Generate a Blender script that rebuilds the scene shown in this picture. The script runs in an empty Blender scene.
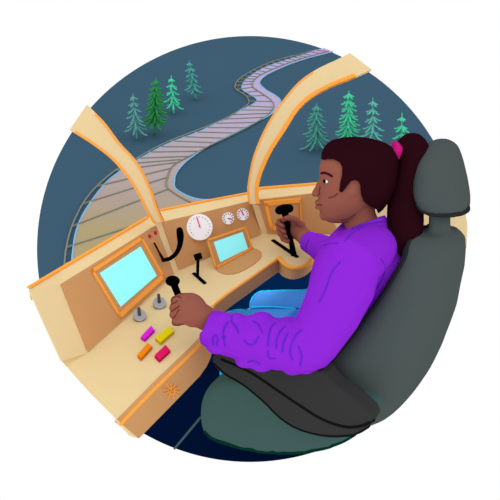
import bpy, bmesh, math, random
from mathutils import Vector, Matrix
from mathutils.bvhtree import BVHTree
from mathutils.geometry import tessellate_polygon

random.seed(7)
SC = bpy.context.scene
COL = SC.collection
V = Vector

# ------------------------------------------------------------------ camera
CAM = V((0, 0, 2.05)); PITCH = math.radians(28); F = 800.0
FW = V((0, math.cos(PITCH), -math.sin(PITCH)))
UP = V((0, math.sin(PITCH), math.cos(PITCH)))
RT = V((1, 0, 0))
cd = bpy.data.cameras.new('camera'); cam = bpy.data.objects.new('camera', cd); COL.objects.link(cam)
cam.location = CAM; cam.rotation_euler = (math.pi / 2 - PITCH, 0, 0)
cd.sensor_width = 36; cd.lens = 36 * F / 500; cd.clip_end = 300; cd.clip_start = 0.05
SC.camera = cam

def ray(x, y): return RT * ((x - 250) / F) + UP * ((250 - y) / F) + FW
def P(x, y, d): return CAM + ray(x, y) * d
def AZ(x, y, z):
    r = ray(x, y); return CAM + r * ((z - CAM.z) / r.z)
def PL(a, b, c):
    n = (b - a).cross(c - a).normalized()
    if n.dot(CAM - a) < 0: n = -n
    return (a, n)
def ON(x, y, pl, off=0.0):
    a, n = pl; r = ray(x, y)
    return CAM + r * ((a + n * off - CAM).dot(n) / r.dot(n))

# ------------------------------------------------------------------ materials
def lin(c):
    c /= 255.0
    return c / 12.92 if c <= .04045 else ((c + .055) / 1.055) ** 2.4
MATS = {}
def mat(name, rgb, noise=0.0, scale=30, rough=1.0, spec=0.0, emit=0.0):
    if name in MATS: return MATS[name]
    m = bpy.data.materials.new(name); m.use_nodes = True
    nt = m.node_tree; b = nt.nodes['Principled BSDF']
    col = (lin(rgb[0]), lin(rgb[1]), lin(rgb[2]), 1)
    b.inputs['Base Color'].default_value = col
    b.inputs['Roughness'].default_value = rough
    b.inputs['Specular IOR Level'].default_value = spec
    if noise:
        tc = nt.nodes.new('ShaderNodeTexCoord'); n = nt.nodes.new('ShaderNodeTexNoise')
        n.inputs['Scale'].default_value = scale; n.inputs['Detail'].default_value = 3
        r = nt.nodes.new('ShaderNodeValToRGB')
        r.color_ramp.elements[0].position = .3; r.color_ramp.elements[1].position = .7
        r.color_ramp.elements[0].color = [c * (1 - noise) for c in col[:3]] + [1]
        r.color_ramp.elements[1].color = [min(1, c * (1 + noise)) for c in col[:3]] + [1]
        nt.links.new(tc.outputs['Object'], n.inputs['Vector'])
        nt.links.new(n.outputs['Fac'], r.inputs['Fac']); nt.links.new(r.outputs['Color'], b.inputs['Base Color'])
    if emit:
        b.inputs['Emission Color'].default_value = col; b.inputs['Emission Strength'].default_value = emit
    MATS[name] = m; return m

BEIGE = mat('beige_paint', (232, 207, 156), .012, 12)
BROWN = mat('tan_brown_panel', (205, 153, 101), .012, 12)
ORANGE = mat('orange_trim', (255, 170, 70))
BLACK = mat('black_rubber', (4, 4, 4))
CYAN = mat('cyan_screen', (150, 255, 255), emit=0.22)
WHITE = mat('white_dial', (255, 255, 255))
PINK = mat('pink_needle', (230, 50, 130))
TICK = mat('dark_tick', (70, 70, 80))
SKIN = mat('brown_skin', (145, 86, 72), .01, 20)
CREASE = mat('skin_crease', (104, 50, 34))
HAIR = mat('dark_hair', (40, 11, 19), .02, 60)
PURPLE = mat('purple_knit', (137, 39, 208), .015, 40)
PFOLD = mat('indigo_fold_line', (92, 44, 196))  # darker fold lines drawn on the sweater as thin tubes
JEANS = mat('blue_denim', (72, 142, 222), .02, 50)
JLINE = mat('cyan_outline', (34, 200, 250))  # drawn cyan outline of the legs, added as thin tubes
SEATG = mat('slate_leather', (73, 82, 81), .012, 25)
SEATT = mat('teal_leather', (62, 88, 86), .012, 25)
SEATD = mat('dark_piping', (38, 42, 42))
GREEND = mat('dark_green_piping', (5, 50, 38))
ARMD = mat('charcoal_rubber', (53, 53, 53), .01, 25)
NAVY = mat('navy_floor', (2, 20, 54), .03, 8)
NAVYL = mat('navy_panel', (4, 48, 100), .03, 8)
SLATE = mat('slate_ground', (61, 90, 110), .012, .6)
RAILM = mat('grey_rail', (138, 136, 122))
EDGEM = mat('pale_blue_kerb', (135, 185, 225))
GREYK = mat('grey_metal', (170, 172, 174)); GREYD = mat('dark_grey_metal', (84, 84, 84))

# ------------------------------------------------------------------ mesh collector
class MB:
    def __init__(s): s.v = []; s.f = []; s.mi = []
    def add(s, vs, fs, mi=0):
        o = len(s.v); s.v += [V(v) for v in vs]
        s.f += [tuple(i + o for i in f) for f in fs]; s.mi += [mi] * len(fs); return s
    def ring_loft(s, rings, mi=0, cap=True):
        n = len(rings[0]); vs = [p for r in rings for p in r]; fs = []
        for i in range(len(rings) - 1):
            for j in range(n):
                k = (j + 1) % n
                fs.append((i * n + j, i * n + k, (i + 1) * n + k, (i + 1) * n + j))
        if cap:
            fs.append(tuple(range(n))[::-1]); fs.append(tuple((len(rings) - 1) * n + j for j in range(n)))
        return s.add(vs, fs, mi)
    def tube(s, pts, r, n=10, mi=0, round_ends=False, flat=None):
        """flat = (axis, factor): squash the section along an axis"""
        pts = [V(p) for p in pts]
        rs = list(r) if isinstance(r, (list, tuple)) else [r] * len(pts)
        if round_ends:
            d0 = (pts[0] - pts[1]).normalized(); d1 = (pts[-1] - pts[-2]).normalized()
            A = [(math.cos(a), math.sin(a)) for a in (math.radians(80), math.radians(55), math.radians(28))]
            p0, p1, r0, r1 = pts[0], pts[-1], rs[0], rs[-1]
            pts = [p0 + d0 * (r0 * sn) for cs, sn in A] + pts + [p1 + d1 * (r1 * sn) for cs, sn in A[::-1]]
            rs = [r0 * cs for cs, sn in A] + rs + [r1 * cs for cs, sn in A[::-1]]
        rings = []; prev = None
        for i, p in enumerate(pts):
            t = (pts[min(i + 1, len(pts) - 1)] - pts[max(i - 1, 0)])
            if t.length < 1e-9: t = V((0, 0, 1))
            t.normalize()
            if prev is None:
                u = t.cross(V((0, 0, 1)));
                if u.length < .05: u = t.cross(V((1, 0, 0)))
                u.normalize()
            else:
                u = (prev - t * prev.dot(t)).normalized()
            prev = u; w = t.cross(u)
            ring = []
            for k in range(n):
                a = 2 * math.pi * k / n
                o = (u * math.cos(a) + w * math.sin(a)) * rs[i]
                if flat: o = o - flat[0] * (o.dot(flat[0]) * (1 - flat[1]))
                ring.append(p + o)
            rings.append(ring)
        return s.ring_loft(rings, mi)
    def ell(s, c, ax, nu=20, nv=12, mi=0):
        c = V(c); a, b, e = [V(q) for q in ax]; rings = []
        for i in range(1, nv):
            th = math.pi * i / nv
            rings.append([c + e * math.cos(th) + (a * math.cos(2 * math.pi * k / nu) + b * math.sin(2 * math.pi * k / nu)) * math.sin(th) for k in range(nu)])
        return s.ring_loft(rings, mi)
    def prism(s, poly, off, mi=0):
        """polygon (3D points) extruded by vector off"""
        poly = [V(p) for p in poly]; n = len(poly); off = V(off)
        tris = tessellate_polygon([poly])
        vs = poly + [p + off for p in poly]
        fs = [tuple(t) for t in tris] + [tuple(i + n for i in t)[::-1] for t in tris]
        fs += [(i, (i + 1) % n, (i + 1) % n + n, i + n) for i in range(n)]
        return s.add(vs, fs, mi)
    def box(s, c, ax, mi=0):
        c = V(c); a, b, e = [V(q) for q in ax]
        vs = [c + a * i + b * j + e * k for i in (-1, 1) for j in (-1, 1) for k in (-1, 1)]
        return s.add(vs, [(0, 1, 3, 2), (4, 6, 7, 5), (0, 4, 5, 1), (2, 3, 7, 6), (0, 2, 6, 4), (1, 5, 7, 3)], mi)
    def disc(s, c, n, r, h, seg=40, mi=0, top=1.0):
        n = V(n).normalized(); u = n.cross(V((0, 0, 1)))
        if u.length < .01: u = V((1, 0, 0))
        u.normalize(); w = n.cross(u); c = V(c)
        ring = lambda o, rr: [c + n * o + (u * math.cos(2 * math.pi * k / seg) + w * math.sin(2 * math.pi * k / seg)) * rr for k in range(seg)]
        return s.ring_loft([ring(0, r), ring(h, r * top)], mi)
    def mesh(s, name):
        me = bpy.data.meshes.new(name); me.from_pydata([tuple(v) for v in s.v], [], s.f)
        bm = bmesh.new(); bm.from_mesh(me); bmesh.ops.recalc_face_normals(bm, faces=bm.faces); bm.to_mesh(me); bm.free()
        if any(s.mi): me.polygons.foreach_set('material_index', s.mi)
        me.update(); return me
    def build(s, name, mats, parent=None, smooth=False, bevel=0.0, seg=2):
        me = s.mesh(name); return link(name, me, mats, parent, smooth, bevel, seg)

def link(name, me, mats, parent=None, smooth=False, bevel=0.0, seg=2):
    if not isinstance(mats, (list, tuple)): mats = [mats]
    ix = [p.material_index for p in me.polygons]
    me.materials.clear()
    for m in mats: me.materials.append(m)
    me.polygons.foreach_set('material_index', ix)
    if smooth: me.polygons.foreach_set('use_smooth', [True] * len(me.polygons))
    o = bpy.data.objects.new(name, me); COL.objects.link(o)
    if parent:
        o.parent = parent; o.matrix_parent_inverse = world_inv(parent)
    if bevel:
        b = o.modifiers.new('bevel', 'BEVEL'); b.width = bevel; b.segments = seg; b.limit_method = 'ANGLE'; b.angle_limit = math.radians(35)
    return o
def world_inv(o):
    m = o.matrix_basis.copy(); p = o
    while p.parent:
        m = p.parent.matrix_basis @ p.matrix_parent_inverse @ m if False else p.matrix_parent_inverse @ m
        p = p.parent; m = p.matrix_basis @ m
    return m.inverted()
def thing(name, loc, label, cat, group=None):
    o = bpy.data.objects.new(name, None); COL.objects.link(o); o.location = loc; o.empty_display_size = .05
    return tag(o, label, cat, group)
def tag(o, label=None, cat=None, group=None, kind=None):
    if label: o['label'] = label
    if cat: o['category'] = cat
    if group: o['group'] = group
    if kind: o['kind'] = kind
    return o

def remesh(mb, name, voxel, smooth=4, cutter=None, fac=.5):
    """join overlapping closed shapes into one continuous skin"""
    me = mb.mesh(name + '_raw'); o = bpy.data.objects.new('raw', me); COL.objects.link(o)
    r = o.modifiers.new('r', 'REMESH'); r.mode = 'VOXEL'; r.voxel_size = voxel
    if smooth:
        q = o.modifiers.new('s', 'SMOOTH'); q.iterations = smooth; q.factor = fac
    c = None
    if cutter:
        c = bpy.data.objects.new('cut', cutter.mesh('cut')); COL.objects.link(c)
        b = o.modifiers.new('b', 'BOOLEAN'); b.operation = 'DIFFERENCE'; b.object = c; b.solver = 'EXACT'
    dg = bpy.context.evaluated_depsgraph_get(); dg.update()
    out = bpy.data.meshes.new_from_object(o.evaluated_get(dg)); out.name = name
    bpy.data.objects.remove(o); bpy.data.meshes.remove(me)
    if c: bpy.data.objects.remove(c)
    return out
def tree_of(me): return BVHTree.FromPolygons([v.co.copy() for v in me.vertices], [tuple(p.vertices) for p in me.polygons])
def densify(pts, k=4):
    """catmull-rom through 2D/3D tuples"""
    pts = [V(p) for p in pts]; out = []
    for i in range(len(pts) - 1):
        p0 = pts[max(i - 1, 0)]; p1 = pts[i]; p2 = pts[i + 1]; p3 = pts[min(i + 2, len(pts) - 1)]
        for j in range(k):
            t = j / k
            out.append(.5 * (2 * p1 + (p2 - p0) * t + (2 * p0 - 5 * p1 + 4 * p2 - p3) * t * t + (3 * p1 - p0 - 3 * p2 + p3) * t ** 3))
    out.append(pts[-1]); return out
def surf(bvh, px, k=4, centre=None, lift=0.0):
    out = []
    for q in densify(px, k):
        for j in range(12 if centre else 1):
            x, y = q[0], q[1]
            if j:
                dx, dy = centre[0] - x, centre[1] - y; l = math.hypot(dx, dy); x += dx / l * j * .6; y += dy / l * j * .6
            h = bvh.ray_cast(CAM, ray(x, y).normalized())
            if h[0] is not None: out.append(h[0] - ray(x, y).normalized() * lift); break
    return out
def append_mesh(me, mb, mi_off):
    """add small raised detail geometry to a finished mesh, with a further material slot"""
    bm = bmesh.new(); bm.from_mesh(me)
    for (v0, fs, mi) in [(mb.v, mb.f, mb.mi)]:
        vs = [bm.verts.new(v) for v in v0]
        for f, m in zip(fs, mi):
            try:
                fc = bm.faces.new([vs[i] for i in f]); fc.material_index = m + mi_off; fc.smooth = True
            except ValueError: pass
    bm.to_mesh(me); bm.free(); return me
def interp(tab, y):
    if y <= tab[0][0]: return tab[0][1]
    for a, b in zip(tab, tab[1:]):
        if y <= b[0]:
            t = (y - a[0]) / (b[0] - a[0]); return a[1] + (b[1] - a[1]) * t
    return tab[-1][1]

# ================================================================== THE LAND
G = -5.95
CX, CY, R0 = 250, 249, 213
pts = []
for i in range(240):
    a = 2 * math.pi * i / 240
    x, y = math.cos(a), math.sin(a)
    r = R0
    yy = CY + R0 * y
    if yy > 300: r = R0 - min(1, (yy - 300) / 40) * 24
    if x > 0 and yy > 255: r = min(r, R0 - min(1, (yy - 255) / 10) * 12)
    pts.append(AZ(CX + r * x, CY + r * y, G))
gc_ = sum(pts, V()) / len(pts)
g = MB().ring_loft([[gc_ + (p - gc_) * .8 - V((0, 0, .5)) for p in pts], pts]).build('ground', SLATE); tag(g, 'rounded slate blue plain outside the cab windows', None, kind='structure')

# ---- railway track
railL = [(64, 270), (64.4, 264), (66.4, 247), (72, 226), (83, 203.4), (97, 186), (116, 170), (137, 158), (152, 149.5), (170, 140.7), (200, 129), (226, 118), (247, 105), (248.6, 100), (245, 95), (237, 90), (235, 86), (238, 80), (248, 73), (266, 64), (284, 58), (300, 54.2), (317, 49.3)]
railR = [(240, 215), (225, 212), (197, 205), (168.5, 188.6), (167.5, 177), (171, 168), (178, 162), (190, 156), (203, 149), (216, 142.5), (243, 129.6), (266, 116), (273.6, 106.5), (271, 100), (263, 94), (254, 88), (252.4, 84), (254, 80), (261, 74.5), (280, 66), (298, 59.5), (312, 55.5), (329, 50.8)]
deckL = [(71, 270), (72, 261), (72.6, 254), (76, 232), (85, 211), (104, 185), (120, 171.5), (137, 160.5), (152, 152), (170, 143), (204, 129.6), (236, 113), (255, 103), (256.5, 99), (251, 95), (243, 90), (242.4, 85), (248, 78), (264, 68), (284, 61), (300, 56), (317, 50.3), (325, 48.6)]
deckR = [(262, 192), (235, 197.5), (200, 199.6), (177, 190), (174.5, 180), (177, 172), (185, 162.5), (196, 154), (207, 147), (220, 140), (250, 125), (272, 113.5), (280.5, 102), (276, 96), (266, 90), (260, 84), (260.5, 80.5), (265, 76), (273, 71.5), (289, 64.5), (304, 59.3), (316, 56), (333, 51.6)]
K = 6
def gz(px, z): return [AZ(q[0], q[1], z) for q in densify(px, K)]
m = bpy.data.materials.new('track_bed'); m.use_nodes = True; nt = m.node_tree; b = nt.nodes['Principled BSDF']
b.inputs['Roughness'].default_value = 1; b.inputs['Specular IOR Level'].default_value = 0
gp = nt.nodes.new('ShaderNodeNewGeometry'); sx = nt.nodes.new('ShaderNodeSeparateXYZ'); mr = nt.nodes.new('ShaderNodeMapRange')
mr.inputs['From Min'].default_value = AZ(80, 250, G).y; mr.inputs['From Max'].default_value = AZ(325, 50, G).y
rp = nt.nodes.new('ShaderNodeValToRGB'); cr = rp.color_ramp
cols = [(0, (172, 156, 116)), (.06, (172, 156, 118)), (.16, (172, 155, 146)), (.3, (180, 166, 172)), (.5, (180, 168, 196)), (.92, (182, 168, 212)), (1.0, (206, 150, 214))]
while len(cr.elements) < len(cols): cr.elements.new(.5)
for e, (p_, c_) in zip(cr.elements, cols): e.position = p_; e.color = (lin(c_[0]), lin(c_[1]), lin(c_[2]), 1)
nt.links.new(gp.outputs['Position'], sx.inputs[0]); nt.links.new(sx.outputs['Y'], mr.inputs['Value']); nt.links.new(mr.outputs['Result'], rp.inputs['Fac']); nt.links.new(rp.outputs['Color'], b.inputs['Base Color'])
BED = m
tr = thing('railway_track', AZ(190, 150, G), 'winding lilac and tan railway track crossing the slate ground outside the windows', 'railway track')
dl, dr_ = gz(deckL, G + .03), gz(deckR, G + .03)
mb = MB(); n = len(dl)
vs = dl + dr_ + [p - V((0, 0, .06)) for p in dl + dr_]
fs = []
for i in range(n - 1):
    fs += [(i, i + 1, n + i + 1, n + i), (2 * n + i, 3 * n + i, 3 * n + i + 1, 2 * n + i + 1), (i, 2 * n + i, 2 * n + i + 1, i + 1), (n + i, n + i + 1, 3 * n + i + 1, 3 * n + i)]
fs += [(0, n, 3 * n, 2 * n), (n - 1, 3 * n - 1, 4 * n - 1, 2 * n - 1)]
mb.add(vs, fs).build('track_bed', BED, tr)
for e in (dl, dr_): MB().tube([p + V((0, 0, .0)) for p in e], .022, 6).build('bed_edging', EDGEM, tr)
rl, rr = gz(railL, G + .05), gz(railR, G + .05)
MB().tube(rl, .019, 6).build('rail', RAILM, tr); MB().tube(rr, .019, 6).build('rail', RAILM, tr)
cnt = [1, 1, 1, 1, 1, 1, 2, 1.4, 1.6, 2.6, 2.6, 3, 1, 1, 1.6, 1, 1.6, 2.4, 3.4, 3, 2.6, 2.6]
acc = .0; fr = []
for i, c in enumerate(cnt):
    kk = math.ceil(acc - 1e-6)
    while kk < acc + c - 1e-6:
        fr.append(i + (kk - acc) / c); kk += 1
    acc += c
dL, dR = densify(railL, K), densify(railR, K)
def samp(d, t):
    u = t * K; i = min(int(u), len(d) - 2); return d[i].lerp(d[i + 1], u - i)
for t in fr:
    a, b_ = samp(dL, t), samp(dR, t)
    pa, pb = AZ(a[0], a[1], G + .05), AZ(b_[0], b_[1], G + .05)
    ax = (pb - pa); l = ax.length; ax.normalize(); sd = V((0, 0, 1)).cross(ax).normalized()
    MB().box((pa + pb) / 2 + V((0, 0, -.013)), (ax * (l / 2), sd * (.014 if t < 8 else .0075), V((0, 0, .022)))).build('sleeper', RAILM, tr)

# ---- fir trees
def fir(base, top, hw, rgb, label, levels, seed, per=7, trunk_frac=.72, grp='fir trees'):
    rnd = random.Random(seed)
    b = AZ(base[0], base[1], G)
    dd = (b - CAM).dot(FW); px = dd / F
    # height at which a vertical line from the base reaches the top row
    lo, hi = 0, 8
    for _ in range(40):
        mid = (lo + hi) / 2; q = b + V((0, 0, mid)) - CAM
        y = 250 - F * q.dot(UP) / q.dot(FW)
        if y > top[1]: lo = mid
        else: hi = mid
    h = lo; q = b + V((0, 0, h)) - CAM
    tx = (top[0] - 250) / F * q.dot(FW) - q.x
    tp = b + V((tx, 0, h))
    t = thing('fir_tree', b, label, 'tree', grp)
    M_ = mat('fir_' + '_'.join(map(str, rgb)), tuple(min(255, int(c * 1.06)) for c in rgb))
    tk = [b.lerp(tp, s) + V((math.sin(s * 5 + seed) * px * .5, 0, 0)) * (1 if .05 < s < .95 else 0) for s in [i / 8 for i in range(9)]]
    MB().tube(tk, [px * (1.15 - .75 * i / 8) for i in range(9)], 7).build('trunk', M_, t, smooth=True)
    mb = MB()
    levels = max(5, levels - 2); per -= 1
    for i in range(levels):
        s = (i + .6) / levels
        hh = h * (1 - s * trunk_frac)
        c = b.lerp(tp, hh / h)
        L = hw * px * (.22 + .78 * s ** .8) * rnd.uniform(.88, 1.05)
        for k in range(per):
            az = 2 * math.pi * (k + .5 * (i % 2)) / per + rnd.uniform(-.2, .2)
            d = V((math.cos(az), math.sin(az), 0)); LL = L * rnd.uniform(.82, 1.1)
            dr = LL * rnd.uniform(.5, .72)
            ptsb = [c, c + d * (LL * .3) - V((0, 0, dr * .45)), c + d * (LL * .65) - V((0, 0, dr * .85)), c + d * LL - V((0, 0, dr * .93))]
            mb.tube(densify(ptsb, 2), [px * q_ for q_ in (.9, 1.05, 1.1, 1.1, 1.0, .9, .6)], 5)
    mb.build('branches', M_, t, smooth=True)
fir((136.6, 140), (133, 93.6), 13.5, (92, 152, 150), 'grey-teal fir nearest the left window pillar, leftmost of all the firs', 8, 1, 6, .72, 'fir trees on the slate plain')
fir((154.4, 135), (156, 78), 15, (48, 138, 72), 'bushy dark green fir, the only deep green one', 11, 2, 8, .74, 'fir trees on the slate plain')
fir((174, 113.6), (171, 75.6), 11.5, (72, 198, 156), 'small bright mint fir just right of the dark green fir', 6, 3, 6, .74, 'fir trees on the slate plain')
fir((196.6, 100), (189, 60.4), 10.5, (78, 156, 148), 'small leaning teal fir, farthest back of the left-hand firs', 8, 4, 6, .74, 'fir trees on the slate plain')
fir((317, 150), (316.6, 103.4), 17, (76, 150, 138), 'muted teal fir beside the right window pillar, above the driver\'s forehead', 9, 5, 7, .76, 'fir trees on the slate plain')
fir((348, 152), (349, 90.4), 17, (72, 192, 148), 'tall bright mint fir standing directly above the driver\'s hair', 10, 6, 8, .78, 'fir trees on the slate plain')
fir((373, 156), (373, 97.7), 16.5, (92, 172, 158), 'pale teal fir above the back of the driver\'s hair', 9, 7, 7, .85, 'fir trees on the slate plain')
fir((402, 158), (402, 113), 14.5, (72, 196, 152), 'mint fir partly hidden by the ponytail, rightmost of the firs', 7, 8, 7, .88, 'fir trees on the slate plain')

# ================================================================== THE CAB
ZD = .75
# floor: rounded cab platform
fl = []
for i in range(61):
    a = math.radians(125 - 72 * i / 60)
    fl.append(AZ(CX + R0 * math.cos(a), CY + R0 * math.sin(a), 0))
fl += [AZ(410, 380, 0), AZ(425, 330, 0), AZ(420, 285, 0), AZ(330, 250, 0), AZ(230, 262, 0), AZ(150, 300, 0), AZ(100, 360, 0), AZ(112, 405, 0)]
fc_ = V((-.05, 3.1, 0))
def FLM():
    m_ = MB(); m_.ring_loft([[fc_ + (p - fc_) * .8 - V((0, 0, .06)) for p in fl], fl]); return m_
tag(FLM().build('floor', NAVY), 'dark navy cab floor under the seat', kind='structure')

# dash planes
pA = AZ(88, 352, ZD); pB = AZ(178, 271, ZD); pC = AZ(261, 234.5, ZD); pD = AZ(267, 234, ZD); pE = AZ(340, 234, ZD)
LEFT = PL(pA, pB, AZ(61, 284, .92))
FRONT = PL(pB, pC, AZ(162, 222, .90))
RIGHT = PL(pD, pE, AZ(257, 200, .88))

con = thing('control_console', V((-.15, 2.3, 0)), 'beige wraparound driving console with tan panels and orange edging', 'console')
# backing panels
MB().prism([ON(x, y, LEFT) for x, y in [(29.5, 290), (61, 284), (153, 226.5), (157, 224), (162, 222), (178.5, 270.5), (88, 353), (61.5, 361), (45, 325)]], -LEFT[1] * .004).build('dash_backing', BEIGE, con)
MB().prism([ON(x, y, FRONT) for x, y in [(156, 223.5), (162, 222), (251, 200.5), (258, 199), (267.5, 235), (261, 235), (178, 271), (172, 273)]], -FRONT[1] * .03).build('dash_backing', BEIGE, con)
MB().prism([ON(x, y, RIGHT) for x, y in [(251, 200.5), (257, 199.5), (318, 192.5), (400, 184), (440, 181), (465, 210), (467.5, 226), (466.5, 248), (445, 252), (390, 250), (340, 235), (262, 235)]], -RIGHT[1] * .03).build('dash_backing', BEIGE, con)
# tan panels, set slightly proud
def panel(px, pl, name='dash_panel', m=BROWN, off=.004, th=.006):
    return MB().prism([ON(x, y, pl, off) for x, y in px], -pl[1] * th).build(name, m, con)
panel([(61, 284), (153, 227), (156.5, 225.8), (174, 273.5), (88, 351.5)], LEFT)
panel([(162, 222), (251, 201), (261, 234), (179, 269.5)], FRONT)
panel([(257.5, 200), (317, 193), (324, 205), (339.5, 233.5), (267.5, 233.5)], RIGHT)
# storage hatch on the right panel
ha = MB().prism([ON(x, y, RIGHT, .009) for x, y in [(267, 205), (299.6, 202), (300.4, 229), (273, 229)]], -RIGHT[1] * .006).build('hatch', BROWN, con)
fr_ = MB()
for q in ([(264, 202), (301, 198.5), (301, 202.6), (265, 206)], [(264, 204), (267.6, 203.6), (274, 230.6), (270.8, 230.6)], [(270, 226.6), (277, 226), (278, 230.4), (270.8, 230.6)], [(299.8, 200), (301, 200), (302, 230), (300.9, 230)]):
    fr_.prism([ON(x, y, RIGHT, .014) for x, y in q], -RIGHT[1] * .01)
fr_.build('hatch_frame', ORANGE, ha)

# sill ledge between panels and windows
inner = [ON(29.5, 290.5, LEFT), ON(61, 284, LEFT), ON(108, 254.8, LEFT), ON(153, 227, LEFT), ON(162, 222, FRONT), ON(205, 211.8, FRONT), ON(251, 201, FRONT), ON(257, 200, RIGHT), ON(318, 193, RIGHT), ON(400, 185, RIGHT), ON(438, 181.5, RIGHT)]
outer_px = [(28.8, 288.4), (58, 271), (103, 244.5), (148, 217.5), (159, 211), (203, 202), (248, 193.5), (258, 189), (320, 184), (400, 176), (438, 172)]
outer = [AZ(x, y, i.z) for (x, y), i in zip(outer_px, inner)]
vs = inner + outer + [p - V((0, 0, .03)) for p in inner + outer]; n = len(inner); fs = []
for i in range(n - 1):
    fs += [(i, i + 1, n + i + 1, n + i), (2 * n + i, 3 * n + i, 3 * n + i + 1, 2 * n + i + 1), (i, 2 * n + i, 2 * n + i + 1, i + 1), (n + i, n + i + 1, 3 * n + i + 1, 3 * n + i)]
fs += [(0, n, 3 * n, 2 * n), (n - 1, 3 * n - 1, 4 * n - 1, 2 * n - 1)]
sill = MB().add(vs, fs).build('window_sill', BEIGE, con)
def bar(pts, w, h, m, name, parent):
    """ribbon bar standing along a polyline"""
    mb = MB()
    rings = []
    for i, p in enumerate(pts):
        t = (pts[min(i + 1, len(pts) - 1)] - pts[max(i - 1, 0)]).normalized(); s_ = t.cross(V((0, 0, 1))).normalized()
        rings.append([p - s_ * w, p + s_ * w, p + s_ * w + V((0, 0, h)), p - s_ * w + V((0, 0, h))])
    mb.ring_loft(rings); return mb.build(name, m, parent)
def along(a, b, t): return a.lerp(b, t)
bar([outer[0], outer[1], outer[2], along(outer[2], outer[3], .98)], .005, .005, ORANGE, 'edge_trim', sill)
bar([along(outer[4], outer[5], .02), outer[5], outer[6]], .005, .004, ORANGE, 'edge_trim', sill)
bar([outer[7], outer[8], outer[9], outer[10]], .007, .005, ORANGE, 'edge_trim', sill)

# desk top
front_edge = [(121, 424), (140, 404), (160, 384), (180, 364.5), (197, 348), (204.5, 339), (208.4, 329), (209, 318), (213.4, 306), (230, 292.5), (248, 280), (264, 268.5), (279, 258)]
bulge = densify([(279, 258), (284, 264), (291, 267.6), (298, 268), (306, 265.3), (312, 260), (317, 252)], 4)
desk_px = [(61, 360.5), (90, 393), (121, 424)] + front_edge[1:] + [tuple(q[:2]) for q in bulge[1:]] + [(345, 246), (348, 233), (340, 231), (266, 231), (261, 232), (177, 266), (100, 338), (86, 351)]
dk = [AZ(x, y, ZD) for x, y in desk_px]; dc = V((-.2, 2.15, 0)); mb = MB(); n = len(dk)
low = [V((dc.x + (p.x - dc.x) * (.93 if i < 3 else 1), dc.y + (p.y - dc.y) * (.93 if i < 3 else 1), ZD - .025)) for i, p in enumerate(dk)]
for t_ in tessellate_polygon([dk]): mb.add([dk[i] for i in t_], [(0, 1, 2)]); mb.add([low[i] for i in t_], [(2, 1, 0)])
for i in range(n): mb.add([dk[i], dk[(i + 1) % n], low[(i + 1) % n], low[i]], [(0, 1, 2, 3)])
mb.build('desktop', BEIGE, con)
# orange bullnose along the front edge
e3 = [AZ(x, y, ZD) for x, y in densify(front_edge, 3)]
MB().tube(e3, .0046, 8, round_ends=True).build('edge_trim', ORANGE, con, smooth=True)
b3 = [AZ(q[0], q[1], ZD) for q in bulge]
MB().tube(b3, .0075, 8, round_ends=True).build('edge_trim', ORANGE, con, smooth=True)
# apron under the left wing
VL = PL(AZ(121, 424, ZD), AZ(200, 345, ZD), AZ(121, 424, ZD) + V((0, 0, -.1)))
ap = [(121, 424), (160, 384), (198, 347), (208, 336), (211, 338), (212.5, 349), (211, 357), (207, 366), (200, 376), (170, 407), (139, 438.5)]
apron = MB().prism([ON(x, y, VL) for x, y in ap], -VL[1] * .02).build('front_apron', BROWN, con)
MB().prism([ON(x, y, VL, .0005) for x, y in [(118, 420.5), (121.5, 424), (139, 438.6), (132.5, 436.8)]], -VL[1] * .012).build('end_panel', BEIGE, con)
# apron under the middle and the round bay
ptop = [AZ(x, y, ZD) for x, y in [(208.4, 329), (209, 318), (213.4, 306), (230, 292.5), (248, 280), (264, 268.5), (279, 258)]] + b3[1:]
hts = [.05] * 7 + [.05 - .022 * (i / (len(b3) - 1)) for i in range(1, len(b3))]
mb = MB(); rings = []
for i, p in enumerate(ptop):
    t = (ptop[min(i + 1, len(ptop) - 1)] - ptop[max(i - 1, 0)]).normalized(); s_ = V((0, 0, 1)).cross(t).normalized() * .006
    rings.append([p - s_ * .6, p + s_, p + s_ - V((0, 0, hts[i])), p - s_ * .6 - V((0, 0, hts[i]))])
mb.ring_loft(rings).build('front_apron', BROWN, con)
# kick panel closing the foot well
kp = [V((-.20, 2.80, 0)), V((.02, 2.95, 0)), V((.62, 2.95, 0))]
mb = MB(); rings = []
for i, p in enumerate(kp):
    rings.append([p, p + V((0, .02, 0)), p + V((0, .02, .40)), p + V((0, 0, .40))])
mb.ring_loft(rings).build('kick_panel', NAVYL, con)
for a_, b_ in ((V((.32, 2.94, .3)), V((.3, 2.61, .74))), (V((-.16, 2.82, .3)), V((-.24, 2.33, .74)))):
    MB().tube([a_, b_], .018, 12).build('support_bracket', SEATD, con)
# sunburst scribble on the apron
mb = MB(); c = (171.6, 390.5)
for i, (r1, a) in enumerate([(9, -10), (8, 28), (9.5, 62), (7, 100), (10, 130), (9, 172), (8.5, 205), (9.5, 245), (8, 285), (9, 318)]):
    ca, sa = math.cos(math.radians(a)), -math.sin(math.radians(a)); r0 = 1 + (i % 3)
    mb.tube([ON(c[0] + ca * r0, c[1] + sa * r0, VL, .002), ON(c[0] + ca * r1, c[1] + sa * r1, VL, .002)], .0014, 6)
lp = [ON(c[0] + (3.2 + (k % 3)) * math.cos(k), c[1] + (2.8 + (k % 2)) * math.sin(k), VL, .002) for k in range(8)]
mb.tube(lp, .0012, 6)
mb.build('sunburst_mark', ORANGE, apron)

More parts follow.
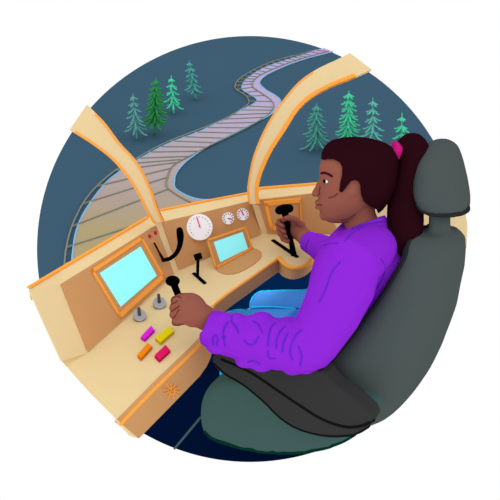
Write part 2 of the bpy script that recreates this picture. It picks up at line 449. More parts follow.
# ---- window pillars
def pillar(Le, Re, d0, d1, lw, rw, base_plane, label, rstart=0, lend=0):
    n = 24
    L = densify(Le, 5); R = densify(Re, 5)
    def res(pl, n):
        s = [0]
        for a, b in zip(pl, pl[1:]): s.append(s[-1] + (b - a).length)
        out = []
        for i in range(n):
            t = s[-1] * i / (n - 1); k = 0
            while k < len(s) - 2 and s[k + 1] < t: k += 1
            out.append(pl[k].lerp(pl[k + 1], (t - s[k]) / max(1e-9, s[k + 1] - s[k])))
        return out
    L, R = res(L, n), res(R, n)
    root = None; rings = []; le = []; re = []
    for i in range(n):
        d = d0 + (d1 - d0) * i / (n - 1)
        a, b = P(L[i][0], L[i][1], d), P(R[i][0], R[i][1], d)
        back = FW * .035
        rings.append([a, b, b + back, a + back]); le.append(a); re.append(b)
    root = MB().ring_loft(rings).build('window_pillar', BEIGE, None)
    tag(root, label, None, kind='structure')
    def edge(pts, w, other):
        rr = []
        for i, p in enumerate(pts):
            u = (other[i] - p).normalized() * w
            rr.append([p - FW * .002, p + u - FW * .002, p + u + FW * .037, p + FW * .037 ])
        MB().ring_loft(rr).build('edge_trim', ORANGE, root)
    kl = n - lend
    edge(le[:kl], lw, re[:kl]); edge(re[:n - rstart], rw, le[:n - rstart])
pillar([(153, 223), (146, 211), (137, 193), (126, 176), (111, 159), (93, 145), (76, 134), (69.5, 130)],
       [(164, 222), (158, 209), (150, 187), (137, 162), (119, 142), (104, 122), (92, 109.5), (87, 104.5)], 2.56, 2.36, .0075, .0065, LEFT, 'curved beige window pillar rising from the console corner at left', 2, 1)
pillar([(249, 204), (247, 192), (248.5, 178), (253.5, 155), (265, 128), (280, 104), (299, 81.5), (318, 68.5), (335, 60.5), (350, 53)],
       [(260, 204), (258.5, 189), (262.5, 172), (272.5, 150), (285, 131), (299, 109), (315, 95), (334, 85), (352, 78), (371.5, 69.4)], 2.76, 2.68, .006, .014, FRONT, 'curved beige window pillar arching over the driver from the middle of the dash', 2, 5)

# ---- instruments
def basis(pl):
    n = pl[1]; u = n.cross(V((0, 0, 1))).normalized()
    if u.x < 0: u = -u
    return u, n
def monitor(name, pl, outer, inner, th, label, extra=None, frame_w=.011):
    root = thing(name, ON(*outer[3], pl), label, 'screen')
    n = pl[1]
    o3 = [ON(x, y, pl, th) for x, y in outer]
    MB().prism(o3, -n * (th)).build('housing', BROWN, root, bevel=.001)
    cen = sum(o3, V()) / 4
    fm = MB()
    for i in range(4):
        a, b = o3[i], o3[(i + 1) % 4]; w = frame_w * (1.0, .8, 1.25, .7)[i]
        da = (o3[(i + 3) % 4] - a).normalized() * w; db = (o3[(i + 2) % 4] - b).normalized() * w
        fm.prism([a, b, b + db, a + da], n * .004)
    fm.build('frame', ORANGE, root)
    MB().prism([ON(x, y, pl, th + .0015) for x, y in inner], -n * .004).build('screen', CYAN, root)
    return root
monitor('monitor', LEFT, [(90.4, 270), (141, 236.5), (164.6, 277.5), (120, 318.6)], [(100, 273), (140.6, 246.6), (156.8, 275.6), (121, 306.6)], .006, 'large tilted monitor with cyan screen and orange frame, in the left wing of the console')
SM = PL(AZ(215.4, 269, ZD + .001), AZ(252.4, 248.6, ZD + .001), AZ(206.4, 239.4, .845))
mr_ = monitor('monitor', SM, [(206.4, 239.4), (245, 226.6), (252.4, 248.6), (215.4, 269)], [(214, 242), (242.6, 232), (248, 248.6), (220.6, 262)], .003, 'small monitor with cyan screen standing on the desk below the round gauges', frame_w=.0065)
bs = [AZ(q[0], q[1], ZD + .003) for q in densify([(215.4, 269.5), (224, 273.5), (236, 273), (249, 267), (259, 259.5), (261.5, 253.5), (258, 249.5), (252.4, 248)], 4)]
MB().prism(bs, (0, 0, -.003)).build('base_plate', BROWN, mr_)

def gauge(c, rpx, label, needle, ticks, big=False):
    p = ON(*c, FRONT, .008); d = (p - CAM).dot(FW); r = rpx * d / F
    n = (FRONT[1] * .6 + (CAM - p).normalized() * .9).normalized()
    p = ON(*c, FRONT, .003 + r * math.sqrt(1 - n.dot(FRONT[1]) ** 2)); r = rpx * (p - CAM).dot(FW) / F
    root = thing('gauge', p, label, 'gauge', 'round white gauges on the dash')
    MB().disc(p - n * (.006 + r * .55), n, r * .6, .006 + r * .55, 48, top=1.62).build('housing', WHITE, root)
    MB().disc(p, n, r, .003, 48).build('dial_face', WHITE, root)
    u = (UP - n * UP.dot(n)).normalized(); w = u.cross(n).normalized()
    if w.x < 0: w = -w
    mb = MB()
    for k in range(ticks):
        a = math.radians(-140 + 280 * k / (ticks - 1)); dr = u * math.cos(a) + w * math.sin(a); sd = n.cross(dr)
        ln = r * (.06 if big else .14)
        mb.box(p + n * .0033 + dr * (r * .78), (dr * (ln * (.6 if big else 1)), sd * (r * (.018 if big else .06)), n * .0008))
    mb.build('scale_marks', TICK, root)
    q0, q1 = needle
    a0 = p + (w * q0[0] + u * q0[1]) * r + n * .0045; a1 = p + (w * q1[0] + u * q1[1]) * r + n * .0045
    MB().tube([a0, a1], [r * (.05 if big else .11), r * (.04 if big else .08)], 6, round_ends=True).build('needle', PINK, root)
gauge((199.5, 227.2), 13.2, 'large round white gauge with a pink needle pointing up', ((.02, -.02), (-.24, .78)), 17, True)
gauge((228, 218.4), 6.1, 'small white gauge between the large gauge and the other small gauge', ((.02, -.02), (.6, -.12)), 11)
gauge((242.6, 214.4), 6.1, 'small white gauge next to the right window pillar, farther from the large gauge', ((.1, -.1), (-.25, .6)), 11)

RED = mat('red_lamp', (225, 20, 75))
for (x, y), lb in (((149.6, 236.4), 'red indicator lamp closer to the monitor'), ((155.3, 232.8), 'red indicator lamp closer to the window pillar')):
    p = ON(x, y, LEFT, .004); root = thing('indicator_lamp', p, lb + ', in the top corner of the tan panel', 'indicator lamp', 'red indicator lamps')
    MB().disc(p, LEFT[1], .0068, .002, 20, top=.9).build('bezel', mat('dark_red', (150, 20, 50)), root)
    u, nn = basis(LEFT); MB().ell(p + nn * .002, (u * .0055, nn.cross(u) * .0055, nn * .0035), 14, 8).build('lens', RED, root, smooth=True)

# curved black handle with slot
root = thing('brake_handle', ON(156, 246, LEFT), 'curved black handle bent upward like a hook beside the large gauge', 'handle')
MB().prism([ON(x, y, LEFT, .006) for x, y in [(152, 242), (154.2, 240.6), (164, 258.4), (162.4, 260.6)]], -LEFT[1] * .004).build('slot', ORANGE, root)
dh = (ON(160, 252, LEFT) - CAM).dot(FW) - .02
q = lambda x, y, o=0: P(x, y, dh + o)
MB().tube([q(154.2, 243, -.012), q(159, 252, -.012), q(163.4, 260, -.012)], [.0030, .0034, .0052], 10, round_ends=True).build('shaft', mat('plum_black', (20, 6, 16)), root, smooth=True)
gp_ = densify([(163.4, 260.2), (170, 258.4), (176, 253.5), (179.6, 246), (180.4, 238), (179.6, 230.5)], 4)
rs_ = [interp([(0, .006), (.25, .0068), (.5, .0076), (.72, .0096), (.85, .0118), (1, .0108)], i / (len(gp_) - 1)) for i in range(len(gp_))]
MB().tube([q(a[0], a[1], -.01) for a in gp_], rs_, 14, round_ends=True).build('grip', BLACK, root, smooth=True)

# small T lever
root = thing('control_lever', AZ(198, 276, ZD), 'small black lever with a square head, beside the small monitor', 'lever')
s0, s1 = AZ(193.6, 273.6, ZD), AZ(205.2, 284, ZD)
def slot(a, b, w, root):
    t = (b - a); l = t.length; t.normalize(); s_ = V((0, 0, 1)).cross(t)
    MB().box((a + b) / 2 + V((0, 0, .002)), (t * (l / 2), s_ * w, V((0, 0, .002)))).build('slot', BLACK, root)
slot(s0, s1, .0055, root)
bp = AZ(197.6, 276, ZD); db = (bp - CAM).dot(FW)
MB().tube([bp, P(198, 258, db - .05)], .0052, 10).build('shaft', BLACK, root, smooth=True)
hc = P(198, 256.6, db - .05); ca, sa = math.cos(math.radians(17)), math.sin(math.radians(17))
hx, hy = RT * ca + UP * sa, UP * ca - RT * sa
MB().box(hc, (hx * .0125, hy * .0105, FW * .011)).build('head', BLACK, root, bevel=.003)
MB().box(hc - hx * .0132 - hy * .001, (hx * .0014, hy * .006, FW * .006)).build('side_button', ORANGE, root)

# knobs
for (cx, cy), (tx, ty), lb in (((139.8, 316), (138.8, 308.6), 'grey joystick knob nearer the tan panel corner and coloured buttons'), ((159.6, 303.4), (158.5, 295), 'grey joystick knob nearer the driver\'s left hand')):
    p = AZ(cx, cy + 3.2, ZD); d = (p - CAM).dot(FW); r = 6.6 * d / F
    root = thing('knob', p, lb, 'knob', 'grey joystick knobs on the desk')
    nn = (V((0, 0, 1)) * .55 + (CAM - p).normalized() * .8 + V((.1, -.05, 0))).normalized()
    MB().disc(p, (0, 0, 1), r * .6, .011, 24, top=.8).build('base', GREYD, root)
    pc = p + V((0, 0, .013))
    MB().disc(pc - nn * .004, nn, r, .004, 32).build('skirt', GREYD, root)
    MB().disc(pc + nn * .001, nn, r * .99, .003, 32, top=.96).build('collar', GREYK, root)
    MB().tube([pc, P(tx, ty, d - .028)], .0048, 12, round_ends=True).build('stem', GREYD, root, smooth=True)

# push buttons
def darker(rgb): return rgb
for name_, rgb, quad, lb in (('magenta', (226, 40, 226), [(140.6, 339.5), (151.8, 327.6), (155, 332), (144.8, 342.4)], 'magenta push button beside the yellow one'),
                       ('yellow', (236, 216, 20), [(155, 340.6), (170, 328.2), (174.4, 333.6), (160.4, 345.6)], 'yellow push button just below the driver\'s left hand'),
                       ('amber', (242, 138, 26), [(137.4, 357.6), (148.4, 345), (152.6, 348.8), (141, 361.6)], 'orange push button under the magenta one, leftmost of the four'),
                       ('crimson', (228, 32, 100), [(154.4, 358), (166, 347), (170.6, 352.6), (159.4, 363.2)], 'crimson push button closest to the desk edge')):
    root = thing('push_button', AZ(*quad[0], ZD), lb, 'button', 'coloured push buttons on the desk')
    dark = tuple(int(c * .82) for c in rgb)
    q3 = [AZ(x, y, ZD) for x, y in quad]
    MB().prism(q3, V((0, 0, .007))).build('base', mat(name_ + '_base', dark), root, bevel=.0015)
    c = sum(q3, V()) / 4
    MB().prism([c + (p - c) * .93 + V((0, 0, .007)) for p in q3], V((0, 0, .0035))).build('cap', mat(name_ + '_cap', rgb), root, bevel=.0012)

# levers held by the driver
DL = 2.235
lev = thing('throttle_lever', AZ(188, 319, ZD), 'black ball-topped lever gripped by the driver\'s left hand', 'lever')
lb0 = AZ(188, 319, ZD)
MB().disc(lb0 + V((0, 0, .0)), (0, 0, 1), .013, .006, 24).build('base', BLACK, lev)
lt = P(172.6, 281, DL)
MB().tube([lb0, lb0.lerp(lt, .5), lt], [.0075, .0098, .0105], 12).build('shaft', BLACK, lev, smooth=True)
MB().ell(lt, (RT * .0205, UP * .0155, FW * .019)).build('ball_head', BLACK, lev, smooth=True)
DR = 2.715
rev = thing('throttle_lever', AZ(295, 257, ZD), 'black T-handled lever gripped by the driver\'s right hand', 'lever')
slot(AZ(272.6, 240.5, ZD), AZ(297.5, 257.6, ZD), .0062, rev)
rb0 = AZ(294, 255.5, ZD); rt0 = P(284.6, 211, DR)
MB().tube([rb0, rb0.lerp(rt0, .5), rt0], [.0105, .0082, .0125], 12).build('shaft', BLACK, rev, smooth=True)
MB().tube([P(279.5, 210.2, DR), P(284, 208.8, DR), P(289, 208.4, DR)], [.0155, .0165, .0155], 14, round_ends=True).build('handle', BLACK, rev, smooth=True)

# ================================================================== SEAT
FD = V((-.838, .545, 0)); LD = V((.545, .838, 0))     # facing, and towards the driver's right
seat = thing('driver_seat', V((.33, 2.50, 0)), 'grey high-backed driver seat with headrest and charcoal armrest', 'seat')
def loft_rows(rows, D, n=28, power=2.4, shift=0.0):
    """rows: (y, xl, xr, d, depth_half) -> rings of a rounded section, long axis along D"""
    rings = []
    for (y, xl, xr, d, h) in rows:
        W = (xr - xl) / 2 * d / F; s = D.x * h
        w = math.sqrt(max(W * W - s * s, (W * .25) ** 2))
        c = P((xl + xr) / 2, y, d); ring = []
        for k in range(n):
            a = 2 * math.pi * k / n; ca, sa = math.cos(a), math.sin(a)
            ca = math.copysign(abs(ca) ** (2 / power), ca); sa = math.copysign(abs(sa) ** (2 / power), sa)
            ring.append(c + RT * (w * ca) + D * (h * sa))
        rings.append(ring)
    return rings
bl = [(218, 429), (226, 428), (231, 416), (236, 411), (242, 406), (250, 403), (262, 400), (280, 390), (300, 378), (320, 364), (340, 348), (360, 331), (380, 325), (400, 330), (420, 345), (440, 350)]
br = [(214, 450.5), (221, 451.5), (228, 461), (234, 467.4), (244, 468.6), (262, 467.4), (280, 463.5), (298, 460), (318, 453), (338, 445), (360, 434), (380, 421), (400, 405), (418, 388), (432, 368), (440, 360)]
rows = []
for i in range(29):
    y = 231 + i * 6.2
    h = interp([(225, .02), (236, .07), (250, .10), (290, .13), (340, .15), (440, .12)], y)
    dl_ = interp([(225, 3), (236, 7), (250, 10), (300, 14), (440, 12)], y)
    xl, xr = interp(bl, y + dl_), interp(br, y - dl_)
    d = interp([(225, 2.235), (330, 2.30), (440, 2.40)], y)
    rows.append((y, xl, xr, d, h))
me = remesh(MB().ring_loft(loft_rows(rows, LD)).ring_loft(loft_rows([(208, 428.5, 450.5, 2.23, .02), (222, 428.5, 450.5, 2.232, .02), (240, 428, 451, 2.24, .02)], V((0, 1, 0)))), 'backrest', .006, 6)
back_bvh = tree_of(me)
back = link('backrest', me, SEATG, seat, True)
pip = surf(back_bvh, [(429, 225.5), (420, 229.5), (412, 237), (407.5, 246), (405, 258), (397, 273), (384, 294), (368, 317), (350, 340), (333, 360), (324, 371)], 4, (420, 310))
if len(pip) > 4: MB().tube([p for p in pip], .006, 8).build('piping', SEATD, back, smooth=True)
# headrest
hr = [(141, 436, 449), (142.8, 430, 454.5), (147, 424, 459), (153, 419.5, 461.6), (160, 416, 464), (168, 414.2, 466), (178, 412.4, 468.4), (188, 412, 470), (195, 412.8, 471), (201, 414.6, 471), (205, 416.5, 470.5), (208.4, 421, 468)]
me = remesh(MB().ring_loft(loft_rows([(y, a, b, 2.225, interp([(143, .03), (150, .055), (165, .07), (198, .072), (206, .055)], y)) for y, a, b in hr], V((.2, .98, 0)), power=2.2)), 'headrest', .005, 5)
head = link('headrest', me, SEATG, seat, True)
hb = tree_of(me)
rim = surf(hb, [(415.2, 202), (418, 208.5), (423.5, 213), (432, 214.8), (446, 215.2), (458, 214.6), (464.5, 212.6), (467.6, 209), (468.8, 205)], 5, (442, 180))
MB().tube([p + V((0, 0, 0)) for p in rim], [interp([(0, .001), (.15, .005), (.5, .0065), (.88, .0078), (1, .002)], i / (len(rim) - 1)) for i in range(len(rim))], 10, round_ends=True).build('piping', SEATD, head, smooth=True)
# cushion: outline on the near side, extruded across
LAT = 1.60
NEAR = (LD * LAT, -LD)
cush = [(226, 377), (211, 383.5), (201.5, 395), (198, 410), (199.5, 427), (206, 438), (221, 445), (242, 449.5), (268, 453.5), (296, 454.5), (322, 451), (344, 443.5), (362, 431), (366, 415), (340, 396), (300, 384), (260, 378)]
cp = [ON(q[0], q[1], NEAR) for q in densify(cush + [cush[0]], 3)[:-1]]
cen = sum(cp, V()) / len(cp)
mb = MB(); rings = []
for t, sc in ((-.012, .86), (-.004, .95), (.02, .995), (.06, 1.0), (.40, 1.0), (.44, .98), (.46, .9)):
    rings.append([cen + (p - cen) * sc + LD * t for p in cp])
mb.ring_loft(rings)
me = remesh(mb, 'seat_cushion', .007, 5)
cu = link('seat_cushion', me, SEATT, seat, True); cb = tree_of(me)
pp = surf(cb, [(205.5, 432), (213, 438.6), (226, 443.2), (244, 448.4), (268, 452), (296, 453), (322, 449.5), (342, 443), (356, 435)], 5, (280, 410))
if len(pp) > 3: MB().tube(pp, .006, 8, round_ends=True).build('piping', GREEND, cu, smooth=True)
# adjustment strut down to the floor
s0 = ON(201, 417, NEAR); s1 = AZ(174.5, 448.6, .012)
MB().tube([s0 + LD * .03, s0, s1], .004, 8, round_ends=True).build('adjustment_strut', SEATT, seat, smooth=True)
# pedestal
MB().disc(V((.33, 2.50, 0)), (0, 0, 1), .09, .03, 28, top=.8).disc(V((.33, 2.46, .02)), (0, 0, 1), .045, .38, 24).build('pedestal', SEATD, seat)
# armrest
arm_px = [(212, 358), (215.5, 352.5), (224, 352), (240, 358), (270, 366), (300, 371), (321, 371.5), (333, 384), (349, 395.5), (362, 407), (371, 417), (369, 427), (354, 436), (328, 437.6), (300, 431.5), (280, 420), (262, 402.5), (242, 386), (226, 377), (214.5, 367)]
AR = (LD * (LAT - .045), -LD)
ap3 = [ON(q[0], q[1], AR) for q in densify(arm_px + [arm_px[0]], 3)[:-1]]
me = remesh(MB().prism(ap3, LD * .055), 'armrest', .004, 3)
ar = link('armrest', me, ARMD, seat, True); ab = tree_of(me)
rg = surf(ab, [(222, 359.5), (250, 372), (280, 392), (300, 405.5), (322, 419), (344, 426.5), (361, 426), (374, 420)], 5, (320, 400))
MB().tube(rg, .0042, 8, round_ends=True).build('ridge', mat('black_ridge', (22, 22, 22)), ar, smooth=True)
rg = surf(ab, [(214.5, 364), (226, 374.5), (243, 384.5), (263, 401), (281, 418.5), (301, 430), (328, 436), (354, 434.5), (370, 426)], 5, (320, 405))
MB().tube(rg, .0032, 8, round_ends=True).build('lower_ridge', mat('black_ridge', (22, 22, 22)), ar, smooth=True)

# ================================================================== DRIVER
per = thing('person', V((.34, 2.03, .42)), 'seated train driver in purple sweater and blue jeans, dark ponytail, hands on two levers', 'person')
# ---- head frame
HD = 2.25; HS = HD / F
TA = math.radians(14)
EZ = V((0, math.sin(TA), math.cos(TA))); EX = V((1, 0, 0)); EY = V((0, math.cos(TA), -math.sin(TA)))   # up, right, away
HC = P(352, 182, HD); CZ = 1 / math.cos(PITCH - TA)
def H(x, y, l=0.0):
    """head point: picture-side profile coordinates, l = lateral offset in px away from the viewer"""
    return HC + EX * ((x - 352) * HS) + EZ * ((182 - y) * HS * CZ) + EY * (l * HS)
def head_loft(rows, n=36, p=2.15):
    rings = []
    for (y, a, b, hw) in rows:
        c = (a + b) / 2; w = (b - a) / 2; r = []
        for k in range(n):
            t = 2 * math.pi * k / n; ct, st = math.cos(t), math.sin(t)
            ct = math.copysign(abs(ct) ** (2 / p), ct); st = math.copysign(abs(st) ** (2 / p), st)
            r.append(H(c + w * ct, y, hw * st))
        rings.append(r)
    return rings
body = MB()
body.ring_loft(head_loft([(145, 341, 371, 10), (148, 332, 379, 19), (153, 325.5, 385, 24), (159, 321.5, 388, 26.5), (166, 319.6, 390, 28), (173, 318.6, 390, 28), (180, 319.6, 388, 27.5), (187, 319.8, 385, 27), (194, 319.6, 381, 25.5), (200, 318.8, 376, 24), (205, 318.8, 371, 22), (210, 320.2, 367, 20), (215, 321.2, 362, 17), (219, 324, 356, 13), (221.4, 329, 350, 8)]))
body.tube([H(318.8, 182.5), H(317.4, 187), H(315.6, 191.5), H(314.6, 193.6)], [.0055, .0065, .0085, .0085], 12, round_ends=True)
for s in (-1, 1): body.ell(H(318, 194, s * 4), (EX * .0085, EZ * .0065, EY * .008))
body.ell(H(318.2, 202, 0), (EX * .0095, EZ * .0062, EY * .021)); body.ell(H(318.6, 207, 0), (EX * .0095, EZ * .0055, EY * .019))
body.ell(H(324, 214.5, 0), (EX * .011, EZ * .015, EY * .02))
for s in (-1, 1): body.ell(H(350, 184, s * 25.6), (EX * .017, EZ * .026, EY * .007))
body.tube([H(356, 200), H(361, 218), P(366, 234, 2.262), P(368, 246, 2.28)], [.050, .047, .052, .07], 20)
# torso, arms and legs (under the clothes)
hipC, midC, cheC = V((.33, 2.03, .50)), V((.30, 2.05, .74)), V((.30, 2.03, .92))
def sect(c, a, b, n=24):
    return [c + LD * (a * math.cos(2 * math.pi * k / n)) + FD * (b * math.sin(2 * math.pi * k / n)) for k in range(n)]
body.ring_loft([sect(hipC - V((0, 0, .06)), .14, .1), sect(hipC, .16, .11), sect(midC, .13, .09), sect(cheC, .15, .10), sect(cheC + V((0, 0, .07)), .13, .08), sect(cheC + V((.01, 0, .11)), .08, .06)])
SHL, ELL, WRL = P(347, 264, 2.15), P(324, 346, 2.15), P(209, 322, 2.20)
SHR, ELR, WRR = P(386, 234, 2.40), P(346, 268, 2.50), P(304, 238, 2.68)
body.tube([SHL + LD * .06, SHL, ELL, WRL], [.05, .05, .04, .027], 16, round_ends=True)
body.tube([SHR - LD * .06, SHR, ELR, WRR], [.05, .05, .04, .025], 16, round_ends=True)
hipL, hipR = hipC - LD * .09, hipC + LD * .09
knL, knR = P(236, 328.5, 2.66), P(267, 308, 2.80)
mdL, mdR = P(288, 329, 2.50), P(318, 309, 2.66)
ftL, ftR = V((-.04, 2.36, .06)), V((.14, 2.50, .06))
for hp, kn, ft in ((hipL, knL, ftL), (hipR, knR, ftR)):
    body.tube([hp, mdL if hp is hipL else mdR, kn, ft], [.06, .05, .045, .035], 16, round_ends=True)
# left hand: fist closed round the ball-topped lever
def finger(pts, rs): body.tube(pts, rs, 10, round_ends=True)
S = 2.2 / F
body.ell(P(192, 310, 2.185), (RT * .043 + UP * -.014, UP * .046 + RT * .008, FW * .025))
body.tube([P(212, 322, 2.2), P(200, 315, 2.19), P(190, 309, 2.185)], [.033, .036, .036], 14, round_ends=True, flat=(FW, .75))
lf = [((186, 298.5), (174.5, 299.6), (173.6, 301)), ((185, 305), (173.2, 306.6), (172.4, 308)), ((186, 312), (173.4, 313.6), (172.6, 315)), ((188, 319), (175.4, 321), (174.6, 322.6))]
for (a, b_, c), r in zip(lf, (.0112, .0112, .0112, .0108)):
    finger([P(*a, 2.172), P(b_[0], b_[1], 2.188), P(c[0], c[1], 2.225), P(c[0] + 9, c[1] - .5, 2.25)], [r, r, r * .92, r * .8])
# thumb over the top of the shaft
finger([P(196, 303, 2.20), P(187, 296.5, 2.222), P(180.5, 296.6, 2.248), P(175, 299, 2.252)], [.014, .0115, .0105, .009])
# right hand: palm towards the viewer, fingertips coming round the shaft
body.ell(P(298, 230, 2.735), (RT * .032 + UP * -.012, UP * .034, FW * .02))
body.tube([P(309, 240, 2.69), P(303, 235.5, 2.715), P(297, 230, 2.73)], [.027, .028, .03], 14, round_ends=True, flat=(FW, .85))
rf = [((291, 221), (279, 221.6), (277.6, 224.2), (282.5, 226.5)), ((291, 226), (279.6, 226.4), (278.8, 229.6), (284, 232)), ((292, 231), (281, 231.4), (280.4, 234.2), (285.5, 237)), ((293, 236), (283.6, 236.2), (283.2, 238.8), (287.5, 241.2))]
for a, b_, c, e in rf:
    finger([P(*a, 2.755), P(*b_, 2.735), P(*c, 2.70), P(*e, 2.692)], [.0115, .0112, .0108, .009])
finger([P(302, 226, 2.715), P(295, 219.4, 2.69), P(288.5, 217.6, 2.682), P(284, 219.4, 2.69)], [.014, .0115, .0105, .009])
me = remesh(body, 'body', .0032, 3, fac=.4)
bvh = tree_of(me)
cr_ = MB()
def crease(px, r=.0014, k=4):
    p = surf(bvh, px, k, (200, 310) if px[0][0] < 200 else None, .0008)
    if len(p) > 2: cr_.tube(p, r, 6, round_ends=True)
crease([(328.6, 198), (333, 196.8), (337.4, 193.6)]); crease([(355, 214.6), (349, 218), (341, 220)]); crease([(320.4, 187), (319.4, 190), (319.6, 193.4), (317.6, 195.6)], .0014)
crease([(316.6, 204.7), (319.5, 204.5), (322, 205)], .0016)
for px in ([(170.8, 304.6), (173.5, 303.2), (177.5, 301)], [(170.6, 312), (174.5, 309.4), (179.5, 305.6)], [(172, 319.4), (175.5, 315.5), (178.6, 309.8)], [(171.2, 300.6), (173.4, 297.4), (177.6, 296.4), (181, 297.8)], [(180, 325.4), (176.5, 325.8), (174.6, 323.6)]): crease(px)
for px in ([(277, 224.4), (280.5, 227), (284.6, 228.2)], [(279, 230), (283, 233.4), (286.6, 234.4)], [(281.6, 235), (285, 238.4), (288, 239)], [(281, 216.8), (285, 219.6), (290, 221.4)]): crease(px, .0016)
append_mesh(me, cr_, 1)
bo = link('body', me, [SKIN, CREASE], per, True)
# eyes and brows
for s in (-1, 1):
    near = s < 0
    e = H(326, 181.6, s * 17.2) if True else None
    if near:
        hit = bvh.ray_cast(CAM, ray(326.2, 181.4).normalized())[0]; e = hit if hit else e
    nrm = (-EX * .55 + EY * s * .83).normalized(); tang = EZ.cross(nrm).normalized()
    eye = MB().ell(e - nrm * .001, (tang * .0105, EZ * .0048, nrm * .003), 18, 10).build('eye', WHITE, per, smooth=True)
    fr2 = tang if tang.x < 0 else -tang
    MB().ell(e + fr2 * .0046 + nrm * .0016, (tang * .0048, EZ * .0056, nrm * .0024), 14, 8).build('pupil', BLACK, eye, smooth=True)
    if near: bp_ = surf(bvh, [(320.8, 173.4), (324, 172.8), (328, 174), (332.8, 176.6)], 4)
    else: bp_ = [H(q[0], q[1], interp([(0, 9), (1, 22)], i / 12)) for i, q in enumerate(densify([(320.8, 173.4), (324, 172.8), (328, 174), (332.8, 176.6)], 4))]
    if len(bp_) > 2: MB().tube(bp_, [.0018] + [.0034] * (len(bp_) - 2) + [.0016], 8, round_ends=True).build('eyebrow', mat('brow', (62, 14, 34)), per, smooth=True)
# hair with an opening for the face
hm = MB().ring_loft(head_loft([(138.8, 344, 362, 5), (139.8, 338, 369, 11), (142, 331, 378, 19), (145, 326.4, 386, 24), (149, 323, 391.5, 27), (154, 321, 395, 29), (160, 320.4, 397, 30.5), (170, 320, 397, 31.5), (180, 320, 396.5, 31), (190, 320, 394, 30), (197, 320, 391, 28), (203, 320, 388, 25.5), (208, 322, 384.5, 22), (211.5, 330, 381, 17), (213, 345, 377, 10)]))
face = [(290, 160.5), (322, 159.2), (326, 157.4), (331, 157), (336.4, 159.6), (338.8, 164), (338.8, 171), (337.4, 179), (336.6, 187), (339.6, 187.6), (342.8, 182.6), (347, 176.6), (351, 175.4), (354.4, 176.8), (356.6, 181), (357.6, 189), (360.5, 196), (366, 201), (372, 204.2), (379, 207.6), (379, 245), (290, 245)]
cut = MB().prism([H(x, y, -60) for x, y in face], EY * (120 * HS))
me = remesh(hm, 'hair', .004, 2, cut)
link('hair', me, HAIR, per, True)
pt = [(397, 152), (404, 147.5), (411, 146), (414, 154), (411, 172), (408, 190), (406, 205), (405, 220), (402.5, 234), (400, 243)]
me = remesh(MB().tube([H(x, y + 3 * min(1, max(0, (y - 150) / 60)), 2 - 16 * min(1, max(0, (y - 195) / 30))) for x, y in densify(pt, 3)], [interp([(0, .018), (.08, .026), (.2, .034), (.35, .044), (.5, .049), (.65, .052), (.78, .052), (.9, .043), (1, .032)], i / 27) for i in range(28)], 18, round_ends=True), 'ponytail', .005, 5)
link('ponytail', me, HAIR, per, True)
ta = [(391.5, 146, 0), (396, 153, 0), (400, 161, 0)]
MB().tube([H(394.6, 152.6 + .0, 0) - EX * .012 + EZ * .006, H(394.6, 152.6, 0) + EX * .012 - EZ * .0], [.0255, .0235], 20).build('hair_tie', mat('magenta_band', (196, 26, 122)), per, smooth=True)
# ---- jeans
jb = MB()
for hp, kn, ft in ((hipL, knL, ftL), (hipR, knR, ftR)):
    jb.tube([hp, mdL if hp is hipL else mdR, kn, kn.lerp(ft, .5), ft + V((0, 0, .03))], [.08, .072, .068, .06, .052], 18, round_ends=True)
jb.ring_loft([sect(hipC - V((0, 0, .06)), .16, .12), sect(hipC, .18, .13), sect(hipC + V((0, 0, .09)), .16, .12)])
me = remesh(jb, 'jeans', .006, 4); jv = tree_of(me)
sm = MB()
for px in ([(226, 316), (232, 311.5), (244, 308.5), (262, 307), (280, 307.6), (300, 309.4)], [(251, 303), (253, 297), (259, 292.4), (268, 289.8), (282, 289), (300, 289.2), (312, 289.4)], [(216.8, 352), (216.8, 364), (217.4, 378)]):
    p = surf(jv, px, 4, (270, 325), .001)
    if len(p) > 2: sm.tube(p, .0038, 6, round_ends=True)
append_mesh(me, sm, 1)
link('jeans', me, [JEANS, JLINE], per, True)
for s_, ft in ((-1, ftL), (1, ftR)):
    MB().ell(ft + FD * .03 + V((0, 0, -.018)), (FD * .105, LD * .045, V((0, 0, .042)))).build('shoe', SEATD, per, smooth=True)
# ---- sweater
sw = MB()
sw.ring_loft([sect(hipC + V((-.01, .0, .05)), .17, .125), sect(hipC + V((-.02, .01, .13)), .175, .13), sect(midC, .16, .115), sect(cheC + V((0, 0, -.04)), .165, .115), sect(cheC + V((.005, 0, .03)), .165, .105), sect(cheC + V((.01, 0, .075)), .14, .09), sect(cheC + V((.02, -.005, .115)), .095, .072), sect(V(H(362, 226)), .066, .062)])
sw.ring_loft([[P(363, 243, 2.27) + RT * (.085 * math.cos(t)) + FW * (.075 * math.sin(t)) for t in [k * math.pi / 12 for k in range(24)]], [P(364, 222.5, 2.262) + (RT * .94 + UP * .34) * (.064 * math.cos(t)) + FW * (.06 * math.sin(t)) for t in [k * math.pi / 12 for k in range(24)]]])
sw.ell(P(385, 246, 2.35), (RT * .064, UP * .068, FW * .09))
sw.tube([P(383, 262, 2.27), P(366, 300, 2.30), P(350, 335, 2.33)], [.06, .06, .06], 16, round_ends=True)
sw.tube([P(372, 248, 2.22), P(352, 262, 2.15), P(343, 285, 2.14), P(330, 314, 2.14), P(312, 344.5, 2.145)], [.07, .083, .088, .081, .070], 20, round_ends=True)
sw.tube([P(312, 344.5, 2.145), P(298, 346.5, 2.15), P(270, 342, 2.165), P(245, 338, 2.18), P(227, 334.5, 2.19), P(206.5, 326.5, 2.197)], [.072, .072, .068, .062, .058, .051], 20)
for x, y, r in ((252, 322, .02), (262, 319.5, .022), (288, 326, .026), (236, 319, .018), (224, 318, .016), (246, 361, .02), (262, 364, .022), (278, 363, .02), (293, 368, .02), (306, 367, .02), (217, 347, .02), (208, 336, .017)):
    sw.ell(P(x, y, 2.165), (RT * r * 1.5, UP * r, FW * r * 1.3))
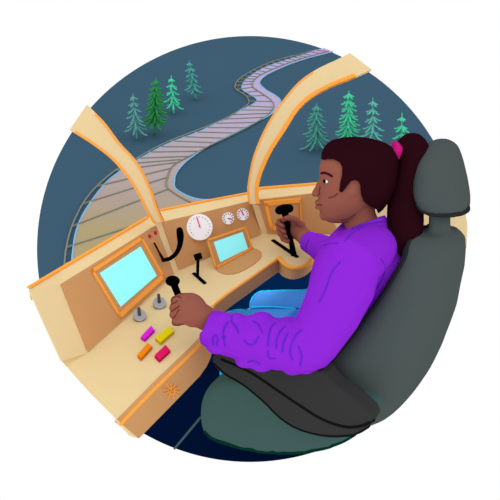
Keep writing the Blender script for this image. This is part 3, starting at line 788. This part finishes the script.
sw.tube([P(392, 240, 2.36), P(384, 240, 2.40), P(352, 262, 2.50), P(330, 253, 2.585), P(316, 245, 2.64), P(306.5, 241, 2.672)], [.07, .07, .062, .052, .041, .034], 18)
me = remesh(sw, 'sweater', .0045, 5)
sv = tree_of(me); sm = MB()
for px in ([(381, 259), (385, 266), (383, 278), (376, 290)], [(365, 226), (357, 230), (350, 235), (345, 241)], [(385, 221), (374, 222.6), (362, 225), (352, 229)], [(322, 246), (331, 243), (338, 243)],
           [(232, 315), (231.5, 321), (236, 327), (238, 333)], [(213, 345), (212.6, 338), (215, 335), (217.6, 338), (216.4, 346)], [(225, 336), (223.6, 341), (225, 346)], [(244, 340), (248, 344.5), (254, 344), (258, 337)], [(268, 351), (268, 357), (272, 359), (275, 358.4)], [(268, 346), (268.5, 336), (271, 327), (275, 323)], [(276, 348), (277, 338), (281, 330), (285, 326)], [(282, 352), (283.6, 342), (288, 333)], [(292, 360), (290, 350), (295, 336), (301, 330)], [(300, 366), (301.5, 356), (298, 346)],
           [(253, 321), (258, 324), (261, 330), (262, 333)], [(248, 362), (254, 361), (260, 364)], [(340, 262), (331, 273), (326, 288), (319, 302)], [(310, 258), (306.6, 252), (306, 246), (308.6, 240)], [(306, 260), (303, 253), (303, 247)], [(228, 322), (224, 328), (222.4, 338)]):
    p = surf(sv, px, 4, None, .0012)
    if len(p) > 2: sm.tube(p, .0016, 6, round_ends=True)
append_mesh(me, sm, 1)
link('sweater', me, [PURPLE, PFOLD], per, True)

# ================================================================== LIGHT
w = bpy.data.worlds.new('world'); SC.world = w; w.use_nodes = True
w.node_tree.nodes['Background'].inputs[0].default_value = (1, 1, 1, 1); w.node_tree.nodes['Background'].inputs[1].default_value = 1.0
def fill_sun(name, rot, e, ang):
    l = bpy.data.lights.new(name, 'SUN'); l.energy = e; l.angle = math.radians(ang)
    o = bpy.data.objects.new(name, l); COL.objects.link(o); o.rotation_euler = [math.radians(a) for a in rot]; return o
fill_sun('fill_sun', (66, 0, -10), .6, 120)  # added wide soft fill from the camera side, evens out the shading
l = bpy.data.lights.new('footwell_fill', 'AREA'); l.shape = 'RECTANGLE'; l.size = .5; l.size_y = .08; l.energy = .4  # added fill light under the desk, brightens the jeans and floor
o = bpy.data.objects.new('footwell_fill', l); COL.objects.link(o); o.location = (.10, 2.50, .71); o.rotation_euler = (math.radians(-8), 0, math.radians(40))
SC.view_settings.view_transform = 'Standard'; SC.view_settings.look = 'None'
SC.view_settings.exposure = 0; SC.view_settings.gamma = 1; SC.view_settings.use_curve_mapping = False
